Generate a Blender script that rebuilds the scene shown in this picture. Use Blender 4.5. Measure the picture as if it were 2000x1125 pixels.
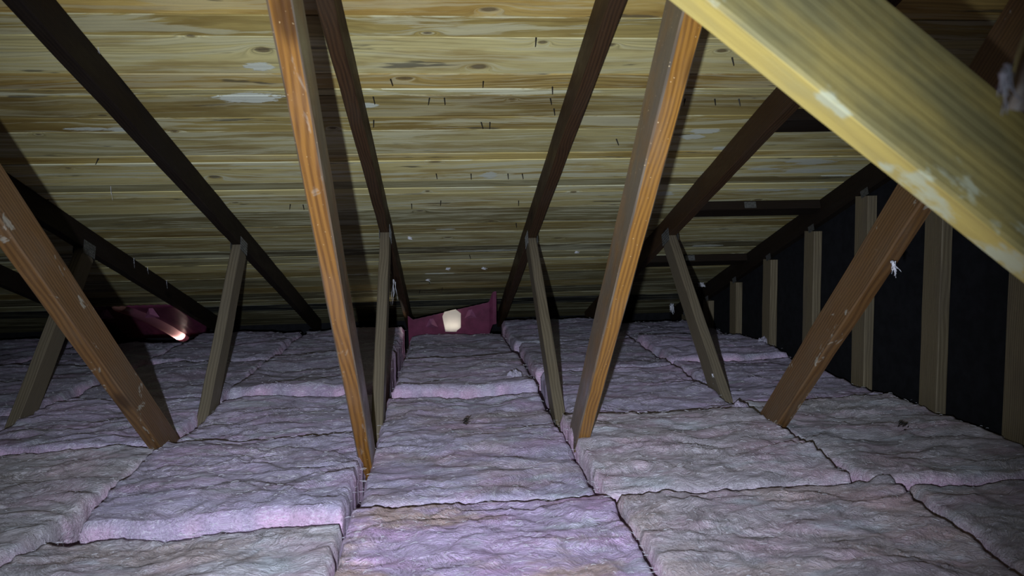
import bpy, bmesh, math, random
import numpy as np
from mathutils import Vector, Matrix

for o in list(bpy.data.objects): bpy.data.objects.remove(o)
scene = bpy.context.scene
C = scene.collection
random.seed(7)

# ------------------------------------------------------------------ camera
F_PX = 1438.8
PITCH, YAW, ROLL = 0.09404, 0.09427, -0.01793
cp, sp, cy, sy = math.cos(PITCH), math.sin(PITCH), math.cos(YAW), math.sin(YAW)
FW = Vector((sy*cp, cy*cp, -sp)); RT = Vector((cy, -sy, 0)); UP = RT.cross(FW)
RT2 = RT*math.cos(ROLL) + UP*math.sin(ROLL); UP2 = -RT*math.sin(ROLL) + UP*math.cos(ROLL)
cd = bpy.data.cameras.new('camera'); cam = bpy.data.objects.new('camera', cd); C.objects.link(cam)
cd.sensor_width = 36; cd.lens = F_PX/2000*36; cd.clip_start = 0.02; cd.clip_end = 50
M = Matrix((( RT2.x, UP2.x, -FW.x, 0), (RT2.y, UP2.y, -FW.y, 0), (RT2.z, UP2.z, -FW.z, 0), (0, 0, 0, 1)))
cam.matrix_world = M
cd.dof.use_dof = True; cd.dof.focus_distance = 2.6; cd.dof.aperture_fstop = 1.6*4.2
scene.camera = cam

# ------------------------------------------------------------------ world, hand torch, exposure
w = bpy.data.worlds.new('world'); scene.world = w; w.use_nodes = True
w.node_tree.nodes['Background'].inputs[0].default_value = (0.35, 0.5, 0.9, 1)
w.node_tree.nodes['Background'].inputs[1].default_value = 0.0015
sl = bpy.data.lights.new('torch_beam', 'SPOT'); so = bpy.data.objects.new('torch_beam', sl); C.objects.link(so)
sl.energy = 275; sl.color = (0.78, 0.88, 1.0); sl.spot_size = math.radians(92); sl.spot_blend = 1.0; sl.shadow_soft_size = 0.008
sl.use_nodes = True; _lt = sl.node_tree; _fo = _lt.nodes.new('ShaderNodeLightFalloff'); _fo.inputs['Strength'].default_value = 1.0; _fo.inputs['Smooth'].default_value = .7
_lt.links.new(_fo.outputs['Quadratic'], _lt.nodes['Emission'].inputs['Strength'])      # near falloff softened so close timber does not burn out
TORCH = Vector((-0.072, -0.03, -0.085)); so.location = TORCH
so.rotation_euler = (Vector((0.045, 1.0, -0.085))).to_track_quat('-Z', 'Y').to_euler()
scene.view_settings.view_transform = 'Standard'; scene.view_settings.look = 'None'
scene.view_settings.gamma = 1; scene.view_settings.use_curve_mapping = False
scene.view_settings.exposure = 0.0

# ------------------------------------------------------------------ measured geometry (metres, camera lens at the origin)
H0, SL = 1.004, 0.3494                       # underside of top chords at Y=0, roof fall
TH = math.atan(SL); CH = 0.089; CT = 0.038
HD = H0 + CH*math.sqrt(1+SL*SL)              # underside of the deck at Y=0
X0, SP = -0.2258, 0.61                       # truss positions
FLZ = -0.93                                  # ceiling board under the insulation
def ray(x, y): return FW + RT2*((x-1000)/F_PX) + UP2*((562.5-y)/F_PX)
def on_x(x, y, X): d = ray(x, y); return d*(X/d.x)
def on_y(x, y, Y): d = ray(x, y); return d*(Y/d.y)
def on_z(x, y, Z): d = ray(x, y); return d*(Z/d.z)
def on_deck(x, y):                            # -> (X, s) in the deck's own frame
    d = ray(x, y); t = HD/(d.z+SL*d.y); return t*d.x, t*d.y/math.cos(TH)
def deck_pt(X, s, n=0.0): return Vector((X, s*math.cos(TH)+n*math.sin(TH), HD-s*math.sin(TH)+n*math.cos(TH)))
DECK_M = Matrix(((1, 0, 0, 0), (0, math.cos(TH), math.sin(TH), 0), (0, -math.sin(TH), math.cos(TH), HD), (0, 0, 0, 1)))

# ------------------------------------------------------------------ helpers
def link(name, me, mat=None, parent=None, mw=None):
    o = bpy.data.objects.new(name, me); C.objects.link(o)
    if mat and me and not me.materials: me.materials.append(mat)
    if parent is not None: o.parent = parent
    if mw is not None: o.matrix_basis = mw
    return o
def tag(o, label=None, cat=None, group=None, kind=None):
    if label: o['label'] = label
    if cat: o['category'] = cat
    if group: o['group'] = group
    if kind: o['kind'] = kind
    return o
def empty(name, loc=(0, 0, 0)):
    o = bpy.data.objects.new(name, None); C.objects.link(o); o.location = loc; o.empty_display_size = .05
    return o
def mesh(name, v, f, smooth=False):
    me = bpy.data.meshes.new(name); me.from_pydata([tuple(p) for p in v], [], f); me.update()
    if smooth: me.polygons.foreach_set('use_smooth', [True]*len(me.polygons))
    return me
def timber(name, L, W=CT, D=CH, seed=0, bow=0.0015, bev=0.003):
    """a sawn length: axis local X from 0 to L, W in local Y, D in local Z, softened corners, slightly uneven"""
    r = random.Random(seed); n = max(4, int(L/0.12)); V = []; Fc = []
    pr = [(-W/2+bev, -D/2), (W/2-bev, -D/2), (W/2, -D/2+bev), (W/2, D/2-bev), (W/2-bev, D/2), (-W/2+bev, D/2), (-W/2, D/2-bev), (-W/2, -D/2+bev)]
    for i in range(n+1):
        x = L*i/n; a = r.uniform(-bow, bow); b = r.uniform(-bow, bow)
        for y, z in pr: V.append((x, y*(1+r.uniform(-.012, .012))+a*.6, z*(1+r.uniform(-.006, .006))+b*.6))
    for i in range(n):
        for k in range(8):
            k2 = (k+1) % 8; Fc.append((i*8+k, (i+1)*8+k, (i+1)*8+k2, i*8+k2))
    Fc.append(tuple(range(8))[::-1][::-1]); Fc.append(tuple(n*8+k for k in range(8))[::-1])
    me = mesh(name, V, Fc); bm = bmesh.new(); bm.from_mesh(me); bmesh.ops.recalc_face_normals(bm, faces=bm.faces); bm.to_mesh(me); bm.free()
    return me
def along(p0, p1, yref=Vector((1, 0, 0))):
    """matrix: local X from p0 to p1, local Y close to yref"""
    a = (p1-p0).normalized(); y = (yref - a*yref.dot(a)).normalized(); z = a.cross(y)
    return Matrix(((a.x, y.x, z.x, p0.x), (a.y, y.y, z.y, p0.y), (a.z, y.z, z.z, p0.z), (0, 0, 0, 1)))

# ---- numpy gradient noise
_rng = np.random.RandomState(3); _perm = _rng.permutation(512); _perm = np.concatenate([_perm, _perm, _perm])
_g = _rng.uniform(0, 2*np.pi, 512); _gx, _gy = np.cos(_g), np.sin(_g)
def pn(x, y):
    xi = np.floor(x).astype(int); yi = np.floor(y).astype(int); xf = x-xi; yf = y-yi
    u = xf*xf*xf*(xf*(xf*6-15)+10); v = yf*yf*yf*(yf*(yf*6-15)+10)
    def g(ix, iy, fx, fy):
        h = _perm[(_perm[ix & 511] + iy) & 511]; return _gx[h]*fx+_gy[h]*fy
    a = g(xi, yi, xf, yf); b = g(xi+1, yi, xf-1, yf); c = g(xi, yi+1, xf, yf-1); d = g(xi+1, yi+1, xf-1, yf-1)
    return (a*(1-u)+b*u)*(1-v)+(c*(1-u)+d*u)*v
def fbm(x, y, o=4, g=.5):
    s = 0; a = 1
    for i in range(o): s = s+a*pn(x+i*17.3, y+i*9.1); x = x*2.03; y = y*2.03; a *= g
    return s

# ------------------------------------------------------------------ node helpers
class NT:
    def __init__(self, name):
        self.m = bpy.data.materials.new(name); self.m.use_nodes = True; self.t = self.m.node_tree
        self.b = self.t.nodes['Principled BSDF']; self.l = self.t.links
    def n(self, ty, **kw):
        nd = self.t.nodes.new(ty)
        for k, v in kw.items(): setattr(nd, k, v)
        return nd
    def put(self, sock, v):
        if hasattr(v, 'is_output') or isinstance(v, bpy.types.NodeSocket): self.l.new(v, sock)
        elif v is not None: sock.default_value = v
    def math(self, op, a, b=None, c=None, clamp=False):
        nd = self.n('ShaderNodeMath', operation=op, use_clamp=clamp)
        self.put(nd.inputs[0], a)
        if b is not None: self.put(nd.inputs[1], b)
        if c is not None: self.put(nd.inputs[2], c)
        return nd.outputs[0]
    def vec(self, x, y, z=0.0):
        nd = self.n('ShaderNodeCombineXYZ'); self.put(nd.inputs[0], x); self.put(nd.inputs[1], y); self.put(nd.inputs[2], z); return nd.outputs[0]
    def noise(self, v, scale, detail=4, rough=.55, dist=0.0):
        nd = self.n('ShaderNodeTexNoise'); self.put(nd.inputs['Vector'], v); nd.inputs['Scale'].default_value = scale
        nd.inputs['Detail'].default_value = detail; nd.inputs['Roughness'].default_value = rough; nd.inputs['Distortion'].default_value = dist
        return nd.outputs['Fac']
    def remap(self, v, a, b, c=0.0, d=1.0, smooth=True):
        nd = self.n('ShaderNodeMapRange', interpolation_type='SMOOTHSTEP' if smooth else 'LINEAR')
        self.put(nd.inputs[0], v); nd.inputs[1].default_value = a; nd.inputs[2].default_value = b; nd.inputs[3].default_value = c; nd.inputs[4].default_value = d
        return nd.outputs[0]
    def mix(self, f, a, b, mode='MIX'):
        nd = self.n('ShaderNodeMix', data_type='RGBA', blend_type=mode); self.put(nd.inputs[0], f)
        for s, v in ((nd.inputs[6], a), (nd.inputs[7], b)):
            if isinstance(v, tuple): v = (*v, 1) if len(v) == 3 else v
            self.put(s, v)
        return nd.outputs[2]
    def sep(self, v):
        nd = self.n('ShaderNodeSeparateXYZ'); self.put(nd.inputs[0], v); return nd.outputs
    def scale(self, col, f):
        nd = self.n('ShaderNodeVectorMath', operation='SCALE'); self.put(nd.inputs[0], col); self.put(nd.inputs[3], f); return nd.outputs[0]
    def bump(self, h, strength, dist):
        nd = self.n('ShaderNodeBump'); nd.inputs['Strength'].default_value = strength; nd.inputs['Distance'].default_value = dist
        self.put(nd.inputs['Height'], h); self.l.new(nd.outputs[0], self.b.inputs['Normal']); return nd

def wood_mat(name, light, dark, ring=70.0, rough=.5, speck=0.0, dirt=(0.1, 0.1, 0.09), dirtamt=.35, smear=0.0, spec=.4, spots=(), side=0.0, sidecol=(.11, .095, .075), half=.019):
    """sawn softwood, grain along local X, ring figure from a slanted cut through growth rings"""
    k = NT(name); tc = k.n('ShaderNodeTexCoord').outputs['Object']; oi = k.n('ShaderNodeObjectInfo')
    x, y, z = k.sep(tc)[:3]; rnd = k.math('MULTIPLY', oi.outputs['Random'], 37.0)
    wx = k.math('ADD', k.math('MULTIPLY', x, 1.6), rnd)
    big = k.noise(k.vec(wx, k.math('MULTIPLY', y, 7.0), k.math('MULTIPLY', z, 7.0)), 1.0, 3, .5)
    v = k.math('ADD', k.math('ADD', z, k.math('MULTIPLY', y, .55)), k.math('MULTIPLY', big, .035))
    rings = k.math('SINE', k.math('MULTIPLY', v, ring*6.283))
    fine = k.noise(k.vec(k.math('MULTIPLY', wx, 5.0), k.math('MULTIPLY', y, 260.0), k.math('MULTIPLY', z, 260.0)), 1.0, 3, .6)
    f = k.math('ADD', k.remap(rings, -.9, 1.0, 0, .34), k.math('MULTIPLY', fine, .7))
    col = k.mix(k.remap(f, .15, 1.0), (*light, 1), (*dark, 1))
    d = k.noise(k.vec(k.math('MULTIPLY', wx, 2.2), k.math('MULTIPLY', y, 14.0), k.math('MULTIPLY', z, 14.0)), 1.0, 5, .65)
    col = k.mix(k.remap(d, .45, .75, 0, dirtamt), col, (*dirt, 1))
    # knots along the length
    vo = k.n('ShaderNodeTexVoronoi'); k.put(vo.inputs['Vector'], k.vec(k.math('ADD', k.math('MULTIPLY', x, 2.6), rnd), k.math('MULTIPLY', y, 6.0), k.math('MULTIPLY', z, 7.0))); vo.inputs['Scale'].default_value = 1.0
    kn = k.remap(vo.outputs['Distance'], .06, .17, .75, 0)
    col = k.mix(kn, col, (*[c*.45 for c in dark], 1))
    if side:  # tints the local Y faces: grime, and side shade put into the colour
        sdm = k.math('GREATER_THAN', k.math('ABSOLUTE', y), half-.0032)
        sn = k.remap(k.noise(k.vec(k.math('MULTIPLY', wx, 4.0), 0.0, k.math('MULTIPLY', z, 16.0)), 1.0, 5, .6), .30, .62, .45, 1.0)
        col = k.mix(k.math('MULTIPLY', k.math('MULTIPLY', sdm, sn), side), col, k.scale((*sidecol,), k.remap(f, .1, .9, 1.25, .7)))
    if smear:
        sm = k.noise(k.vec(k.math('ADD', k.math('MULTIPLY', x, 9.0), 3.3), k.math('MULTIPLY', y, 20.0), k.math('MULTIPLY', z, 20.0)), 1.0, 5, .65, .6)
        col = k.mix(k.remap(sm, .625, .67, 0, smear), col, (.62, .64, .56, 1))
    if spots:
        g = None
        for (a_, b_, c_, r_) in spots:
            dd = k.n('ShaderNodeVectorMath', operation='DISTANCE'); k.put(dd.inputs[0], k.vec(k.math('MULTIPLY', k.math('SUBTRACT', x, a_), .6), y, z)); dd.inputs[1].default_value = (0, b_, c_)
            q = k.math('SUBTRACT', 1.0, k.math('MULTIPLY', dd.outputs['Value'], 1/r_), clamp=True); g = q if g is None else k.math('MAXIMUM', g, q)
        rg = k.noise(k.vec(k.math('MULTIPLY', x, 22.0), k.math('MULTIPLY', y, 50.0), k.math('MULTIPLY', z, 50.0)), 1.0, 4, .6)
        col = k.mix(k.remap(k.math('ADD', k.math('MULTIPLY', g, .42), rg), .72, .88, 0, .7), col, (.44, .46, .34, 1))
    if speck:
        sk = k.noise(tc, 240.0, 1, .5); col = k.mix(k.remap(sk, .76, .80, 0, speck), col, (.75, .55, .3, 1))
    k.l.new(col, k.b.inputs['Base Color'])
    k.put(k.b.inputs['Roughness'], k.remap(d, .3, .7, rough-.1, rough+.2)); k.b.inputs['Specular IOR Level'].default_value = spec
    k.bump(k.math('ADD', f, k.math('MULTIPLY', k.noise(tc, 90, 3, .6), .5)), .5, .0012)
    return k.m

def plain_mat(name, col, rough=.6, metal=0.0, var=.25, sc=30.0, spec=.4, bump=.2):
    k = NT(name); tc = k.n('ShaderNodeTexCoord').outputs['Object']
    nz = k.noise(tc, sc, 4, .6); c = k.scale((*col,), k.remap(nz, .25, .75, 1-var, 1+var))
    k.l.new(c, k.b.inputs['Base Color']); k.b.inputs['Roughness'].default_value = rough; k.b.inputs['Metallic'].default_value = metal
    k.b.inputs['Specular IOR Level'].default_value = spec; k.bump(nz, bump, .002)
    return k.m

# ---- decking: colour from each plank, knots and smears at their own places on the deck
KNOTS = [(955, 18, .055, .022), (935, 130, .06, .030), (1060, 83, .03, .02), (372, 70, .03, .016), (512, 97, .05, .03), (200, 225, .035, .012),
         (75, 263, .022, .012), (340, 257, .03, .018), (133, 328, .025, .012), (790, 153, .05, .022), (835, 64, .03, .012), (1190, 88, .04, .02),
         (835, 373, .022, .02), (1000, 193, .02, .01), (850, 316, .05, .012), (1410, 100, .04, .02), (1120, 375, .03, .02), (960, 432, .03, .02),
         (460, 396, .03, .012), (420, 345, .05, .03), (875, 464, .04, .02), (1090, 465, .05, .02), (1480, 390, .05, .02), (820, 412, .04, .02), (650, 250, .03, .02)]
SMEARS = [(1378, 257, .085, .028), (1352, 268, .06, .03), (1580, 316, .17, .035), (1585, 333, .2, .03), (1640, 343, .10, .02), (1380, 480, .12, .03),
          (505, 130, .06, .035), (170, 252, .10, .018), (240, 253, .10, .02), (955, 343, .045, .05), (720, 205, .05, .03), (1500, 371, .2, .02),
          (1590, 370, .12, .025), (480, 190, .16, .04), (950, 490, .3, .02), (700, 536, .12, .02), (860, 534, .12, .02), (870, 448, .06, .015), (1420, 290, .08, .02),
          (1300, 378, .06, .04), (1490, 330, .1, .02)]
def deck_mat():
    k = NT('roof_decking'); tc = k.n('ShaderNodeTexCoord').outputs['Object']; oi = k.n('ShaderNodeObjectInfo')
    x, s, z = k.sep(tc)[:3]; rnd = k.math('MULTIPLY', oi.outputs['Random'], 53.0)
    warp = None; dark = None
    for (px, py, rx, ry) in KNOTS:
        kx, ks = on_deck(px, py)
        a = k.math('MULTIPLY', k.math('SUBTRACT', x, kx), 1/rx); b = k.math('MULTIPLY', k.math('SUBTRACT', s, ks), 1/ry)
        q = k.math('ADD', k.math('MULTIPLY', a, a), k.math('MULTIPLY', b, b))
        g = k.math('DIVIDE', 1.0, k.math('ADD', 1.0, k.math('MULTIPLY', q, 1.6))); g = k.math('MULTIPLY', g, g)
        warp = g if warp is None else k.math('ADD', warp, g)
    sm = None
    ragged = k.math('ADD', k.noise(k.vec(k.math('MULTIPLY', x, 9), k.math('MULTIPLY', s, 45)), 1.0, 5, .7), k.math('MULTIPLY', k.noise(tc, 60, 2), .15))
    for (px, py, rx, ry) in SMEARS:
        kx, ks = on_deck(px, py)
        a = k.math('MULTIPLY', k.math('SUBTRACT', x, kx), 1/rx); b = k.math('MULTIPLY', k.math('SUBTRACT', s, ks), 1/ry)
        q = k.math('ADD', k.math('MULTIPLY', a, a), k.math('MULTIPLY', b, b))
        g = k.math('SUBTRACT', 1.0, q, clamp=True)
        sm = g if sm is None else k.math('MAXIMUM', sm, g)
    smear = k.remap(k.math('ADD', k.math('MULTIPLY', sm, .50), ragged), .86, .92)
    wx = k.math('ADD', x, rnd)
    big = k.noise(k.vec(k.math('MULTIPLY', wx, 1.3), k.math('MULTIPLY', s, 6), rnd), 1.0, 3, .5)
    v = k.math('ADD', k.math('ADD', s, k.math('MULTIPLY', big, .12)), k.math('MULTIPLY', warp, .075))
    v = k.math('ADD', v, k.math('MULTIPLY', k.noise(k.vec(k.math('MULTIPLY', wx, 6), k.math('MULTIPLY', s, 40)), 1.0, 2), .006))
    rings = k.math('SINE', k.math('MULTIPLY', v, 62*6.283))
    rings2 = k.remap(rings, -.3, 1.0, 0, 1)
    fine = k.noise(k.vec(k.math('MULTIPLY', wx, 5), k.math('MULTIPLY', v, 330), rnd), 1.0, 4, .6)
    streak = k.noise(k.vec(k.math('MULTIPLY', wx, 1.8), k.math('MULTIPLY', v, 48), rnd), 1.0, 5, .62)
    ringamt = k.remap(k.noise(k.vec(k.math('MULTIPLY', wx, .8), k.math('MULTIPLY', s, 9), rnd), 1.0, 2), .4, .65, .05, .25)
    f = k.math('ADD', k.math('MULTIPLY', rings2, ringamt), k.math('ADD', k.math('MULTIPLY', fine, .45), k.math('MULTIPLY', streak, .75)))
    base = oi.outputs['Color']
    col = k.scale(base, k.remap(f, .35, 1.15, 1.42, .42, False))
    # broad brown staining and paler weathered streaks (plank alpha = amount of weathering)
    st = k.noise(k.vec(k.math('MULTIPLY', wx, 2.0), k.math('MULTIPLY', s, 9), rnd), 1.0, 4, .6)
    col = k.mix(k.remap(st, .46, .66, 0, .7), col, k.mix(1.0, base, (.55, .43, .26, 1), 'MULTIPLY'))
    we = k.noise(k.vec(k.math('MULTIPLY', wx, 1.7), k.math('MULTIPLY', v, 34), k.math('ADD', rnd, 5.0)), 1.0, 6, .68)
    pale = k.math('MULTIPLY', k.remap(we, .49, .57), oi.outputs['Alpha'])
    col = k.mix(pale, col, (.56, .54, .36, 1))
    blk = k.noise(k.vec(k.math('MULTIPLY', wx, 3.1), k.math('MULTIPLY', s, 24), k.math('ADD', rnd, 9.0)), 1.0, 4, .6)
    col = k.mix(k.remap(blk, .63, .68, 0, .7), col, (.045, .043, .035, 1))
    col = k.mix(k.remap(k.math('ADD', warp, k.math('MULTIPLY', k.math('SUBTRACT', ragged, .55), .9)), .48, .85, 0, .8), col, (.085, .055, .025, 1))
    col = k.mix(k.math('MULTIPLY', smear, .85), col, (.52, .54, .46, 1))
    k.l.new(col, k.b.inputs['Base Color']); k.put(k.b.inputs['Roughness'], k.remap(f, .3, 1.2, .5, .75)); k.b.inputs['Specular IOR Level'].default_value = .35
    k.bump(k.math('ADD', k.math('SUBTRACT', 1.0, f), k.math('MULTIPLY', smear, .6)), .6, .0016)
    return k.m

def wool_mat():
    k = NT('glass_wool'); geo = k.n('ShaderNodeTexCoord').outputs['Object']; oi = k.n('ShaderNodeObjectInfo')
    x, y, z = k.sep(geo)[:3]; rnd = k.math('MULTIPLY', oi.outputs['Random'], 31.0)
    w1 = k.noise(k.vec(x, y, rnd), 4.0, 3, .5); w2 = k.noise(k.vec(y, x, rnd), 3.1, 3, .5)
    vx = k.math('ADD', x, k.math('MULTIPLY', w1, .6)); vy = k.math('ADD', y, k.math('MULTIPLY', w2, .5))
    lay = k.noise(k.vec(k.math('MULTIPLY', vx, 7), k.math('MULTIPLY', vy, 26), k.math('MULTIPLY', z, 26)), 1.0, 6, .68, .4)
    fib = k.noise(k.vec(k.math('MULTIPLY', vx, 50), k.math('MULTIPLY', vy, 125), k.math('MULTIPLY', z, 125)), 1.0, 4, .7, 1.6)
    fib2 = k.noise(k.vec(x, y, z), 420.0, 2, .6)
    base = oi.outputs['Color']
    col = k.scale(base, k.remap(lay, .30, .70, .70, 1.22, False))
    pat = k.noise(k.vec(k.math('ADD', x, rnd), k.math('MULTIPLY', y, 1.8), 0.0), 4.2, 4, .6)
    col = k.mix(k.remap(pat, .44, .68, 0, .75), col, k.mix(1.0, base, (1.08, .82, .93, 1), 'MULTIPLY'))
    pat2 = k.noise(k.vec(k.math('ADD', x, 7.0), k.math('MULTIPLY', y, 2.4), rnd), 5.5, 4, .6)
    col = k.mix(k.remap(pat2, .54, .68, 0, .55), col, (.55, .60, .68, 1))
    pat3 = k.noise(k.vec(k.math('ADD', x, 3.0), k.math('MULTIPLY', y, 2.0), k.math('ADD', rnd, 4.0)), 3.4, 5, .65)
    col = k.mix(k.math('MULTIPLY', k.remap(pat3, .46, .62, 0, .9), oi.outputs['Alpha']), col, (.58, .40, .35, 1))
    at = k.n('ShaderNodeAttribute', attribute_name='torn'); torn = k.math('MULTIPLY', at.outputs['Fac'], k.remap(k.noise(k.vec(k.math('MULTIPLY', x, 6), k.math('MULTIPLY', y, 6), rnd), 1.0, 3), .38, .58, .12, .85))
    col = k.mix(torn, col, (.80, .50, .72, 1))
    col = k.mix(k.remap(fib, .53, .64, 0, .6), col, (.78, .74, .84, 1))
    col = k.mix(k.remap(fib, .47, .38, 0, .45), col, (.22, .17, .25, 1))
    rs = k.noise(k.vec(x, y, 0.0), 13.0, 2, .5); col = k.mix(k.remap(rs, .78, .84, 0, .7), col, (.55, .16, .2, 1))
    k.l.new(col, k.b.inputs['Base Color']); k.b.inputs['Roughness'].default_value = .92; k.b.inputs['Specular IOR Level'].default_value = .12
    k.b.inputs['Sheen Weight'].default_value = .15
    crs = k.noise(k.vec(k.math('MULTIPLY', vx, 18), k.math('MULTIPLY', vy, 40), k.math('MULTIPLY', z, 40)), 1.0, 5, .65, 1.2)
    crs = k.math('ABSOLUTE', k.math('SUBTRACT', crs, .5))
    h = k.math('ADD', k.math('ADD', k.math('MULTIPLY', lay, .9), k.math('MULTIPLY', crs, 1.8)), k.math('ADD', k.math('MULTIPLY', fib, .75), k.math('MULTIPLY', fib2, .22)))
    k.bump(h, .85, .010)
    return k.m

e2 = Vector((.50238, .68531, .0145)); ax = Vector((.79897, -.01452, -.60119)).normalized()
wide = Vector((.57725, .29881, .75993)); nar = Vector((-.16861, .95420, -.24713))
ctr = e2+wide*.070+nar*.019
p0 = ctr-ax*1.02; p1 = ctr+ax*.95; BL = (p1-p0).length
BM = along(p0, p1, nar); _bi = BM.inverted(); _sp = []
for (px_, py_, pl_, r_) in [(1622, 192, 1, .022), (1640, 215, 0, .016), (1812, 380, 0, .050), (1840, 415, 0, .034), (1790, 350, 0, .025), (1960, 500, 0, .05), (1945, 470, 1, .035), (1730, 328, 0, .016), (1880, 376, 1, .03), (1400, 8, 1, .018)]:
    d_ = ray(px_, py_); nn = wide if pl_ == 0 else nar
    _sp.append((*(_bi @ (d_*(e2.dot(nn)/d_.dot(nn)))), r_))
M_DECK = deck_mat(); M_WOOL = wool_mat()
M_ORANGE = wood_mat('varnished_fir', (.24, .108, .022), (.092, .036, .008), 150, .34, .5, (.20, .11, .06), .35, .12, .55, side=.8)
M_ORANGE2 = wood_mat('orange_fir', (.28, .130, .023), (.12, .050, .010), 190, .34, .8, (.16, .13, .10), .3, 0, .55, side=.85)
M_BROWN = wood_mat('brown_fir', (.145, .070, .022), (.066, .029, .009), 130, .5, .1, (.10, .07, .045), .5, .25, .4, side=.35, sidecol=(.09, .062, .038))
M_CHORD = wood_mat('chord_fir', (.055, .027, .011), (.022, .011, .005), 180, .6, .05, (.04, .027, .016), .4, 0, .2)
M_CHORDK = wood_mat('blackened_fir', (.016, .010, .006), (.008, .005, .004), 180, .7, 0, (.02, .015, .012), .4, 0, .12)  # near-black version of the chord wood
M_GREY = wood_mat('grey_brown_fir', (.14, .112, .075), (.075, .058, .038), 170, .6, 0, (.09, .075, .055), .4)
M_STUD = wood_mat('stud_fir', (.17, .135, .082), (.09, .066, .037), 150, .6, 0, (.09, .07, .05), .5)
M_YELLOW = wood_mat('yellow_pine', (.47, .35, .095), (.38, .28, .08), 75, .6, 0, (.24, .22, .12), .5, 0, .3, spots=_sp, side=.8, sidecol=(.150, .140, .072))  # wide faces darker than the edge: shade painted through the side tint
M_FELT = plain_mat('black_felt', (.008, .008, .010), .9, 0, .3, 25, .15)
M_PLATE = plain_mat('dull_zinc', (.16, .16, .16), .45, .8, .4, 60)
M_NAIL = plain_mat('dark_steel', (.02, .018, .016), .5, .6, .2)
M_GYP = plain_mat('grey_board', (.22, .21, .2), .9)
M_PLUM = plain_mat('plum_plastic', (.13, .028, .062), .4, 0, .25, 18, .5, .1)
M_PLUM2 = plain_mat('pale_plum_plastic', (.24, .08, .15), .5, 0, .2, 18, .4, .1)  # lighter copy of the plum: stiffeners' lit faces put into the colour
M_FIBRE = plain_mat('white_fibre', (.58, .57, .62), .8, 0, .1, 40)
def trans_mat():
    k = NT('white_translucent'); k.b.inputs['Base Color'].default_value = (.70, .66, .60, 1); k.b.inputs['Roughness'].default_value = .5
    tr = k.n('ShaderNodeBsdfTranslucent'); tr.inputs[0].default_value = (.85, .82, .76, 1); mx = k.n('ShaderNodeMixShader'); mx.inputs[0].default_value = .55
    k.l.new(k.b.outputs[0], mx.inputs[1]); k.l.new(tr.outputs[0], mx.inputs[2]); k.l.new(mx.outputs[0], k.t.nodes['Material Output'].inputs[0])
    return k.m
M_TRANS = trans_mat()

# ------------------------------------------------------------------ setting: ceiling (decking), floor board, walls
SEND = 5.45; SBEG = -0.9; XL, XR = -3.9, 1.66
felt = link('ceiling', mesh('ceiling', [(XL, SBEG, .022), (XR, SBEG, .022), (XR, SEND, .022), (XL, SEND, .022), (XL, SBEG, .030), (XR, SBEG, .030), (XR, SEND, .030), (XL, SEND, .030)],
            [(0, 3, 2, 1), (4, 5, 6, 7), (0, 1, 5, 4), (2, 3, 7, 6), (1, 2, 6, 5), (3, 0, 4, 7)]), M_FELT, None, DECK_M)
tag(felt, 'roof deck of horizontal softwood boards seen from below', None, None, 'structure')
rows_px = [32, 73, 145, 174, 186, 228, 254, 300, 313, 352, 366, 377, 407, 437, 453, 481, 494, 507, 520, 533, 552, 563, 576, 585, 597, 610]
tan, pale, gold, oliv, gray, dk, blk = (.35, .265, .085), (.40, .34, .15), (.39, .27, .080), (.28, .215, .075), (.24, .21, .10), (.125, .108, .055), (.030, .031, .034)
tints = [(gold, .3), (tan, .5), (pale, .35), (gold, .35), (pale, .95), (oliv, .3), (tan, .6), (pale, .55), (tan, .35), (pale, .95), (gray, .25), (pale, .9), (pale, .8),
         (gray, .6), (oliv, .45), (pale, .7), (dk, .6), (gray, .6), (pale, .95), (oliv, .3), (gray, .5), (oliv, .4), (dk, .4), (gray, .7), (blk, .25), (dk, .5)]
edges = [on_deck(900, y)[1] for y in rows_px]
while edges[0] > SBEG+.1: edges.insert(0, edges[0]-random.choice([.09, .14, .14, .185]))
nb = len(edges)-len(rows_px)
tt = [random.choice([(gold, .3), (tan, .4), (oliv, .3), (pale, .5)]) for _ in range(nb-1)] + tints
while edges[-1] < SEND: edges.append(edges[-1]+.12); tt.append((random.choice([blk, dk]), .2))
def plank(x0, x1, s0, s1, th, lift, col, a):
    g = .0017; b = .0012; z0 = lift; z1 = .021
    n = max(2, int((x1-x0)/.35)); V = []; Fc = []
    for i in range(n+1):
        X = x0+.0008+(x1-x0-.0016)*i/n; j = random.uniform(-.0012, .0012)
        pr = [(s0+g+j, z1), (s0+g+j, z0+b), (s0+g+b+j, z0), (s1-g-b+j, z0), (s1-g+j, z0+b), (s1-g+j, z1)]
        for p in pr: V.append((X, p[0], p[1]))
    for i in range(n):
        for q in range(6): q2 = (q+1) % 6; Fc.append((i*6+q, i*6+q2, (i+1)*6+q2, (i+1)*6+q))
    Fc.append(tuple(range(6))[::-1]); Fc.append(tuple(n*6+q for q in range(6)))
    me = mesh('plank', V, Fc); o = link('plank', me, M_DECK, felt); o.color = (*col, a)
    return o
joints_all = [X0+SP*i for i in range(-6, 3)]
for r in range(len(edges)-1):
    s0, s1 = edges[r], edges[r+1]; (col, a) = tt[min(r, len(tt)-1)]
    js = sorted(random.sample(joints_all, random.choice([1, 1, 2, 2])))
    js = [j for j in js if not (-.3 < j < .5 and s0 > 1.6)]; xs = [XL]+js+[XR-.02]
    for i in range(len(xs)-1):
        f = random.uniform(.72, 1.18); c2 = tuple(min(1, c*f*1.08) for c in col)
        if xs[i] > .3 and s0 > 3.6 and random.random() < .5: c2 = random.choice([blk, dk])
        plank(xs[i], xs[i+1], s0, s1, .02, random.uniform(-.0008, .0009), c2, a)
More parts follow.
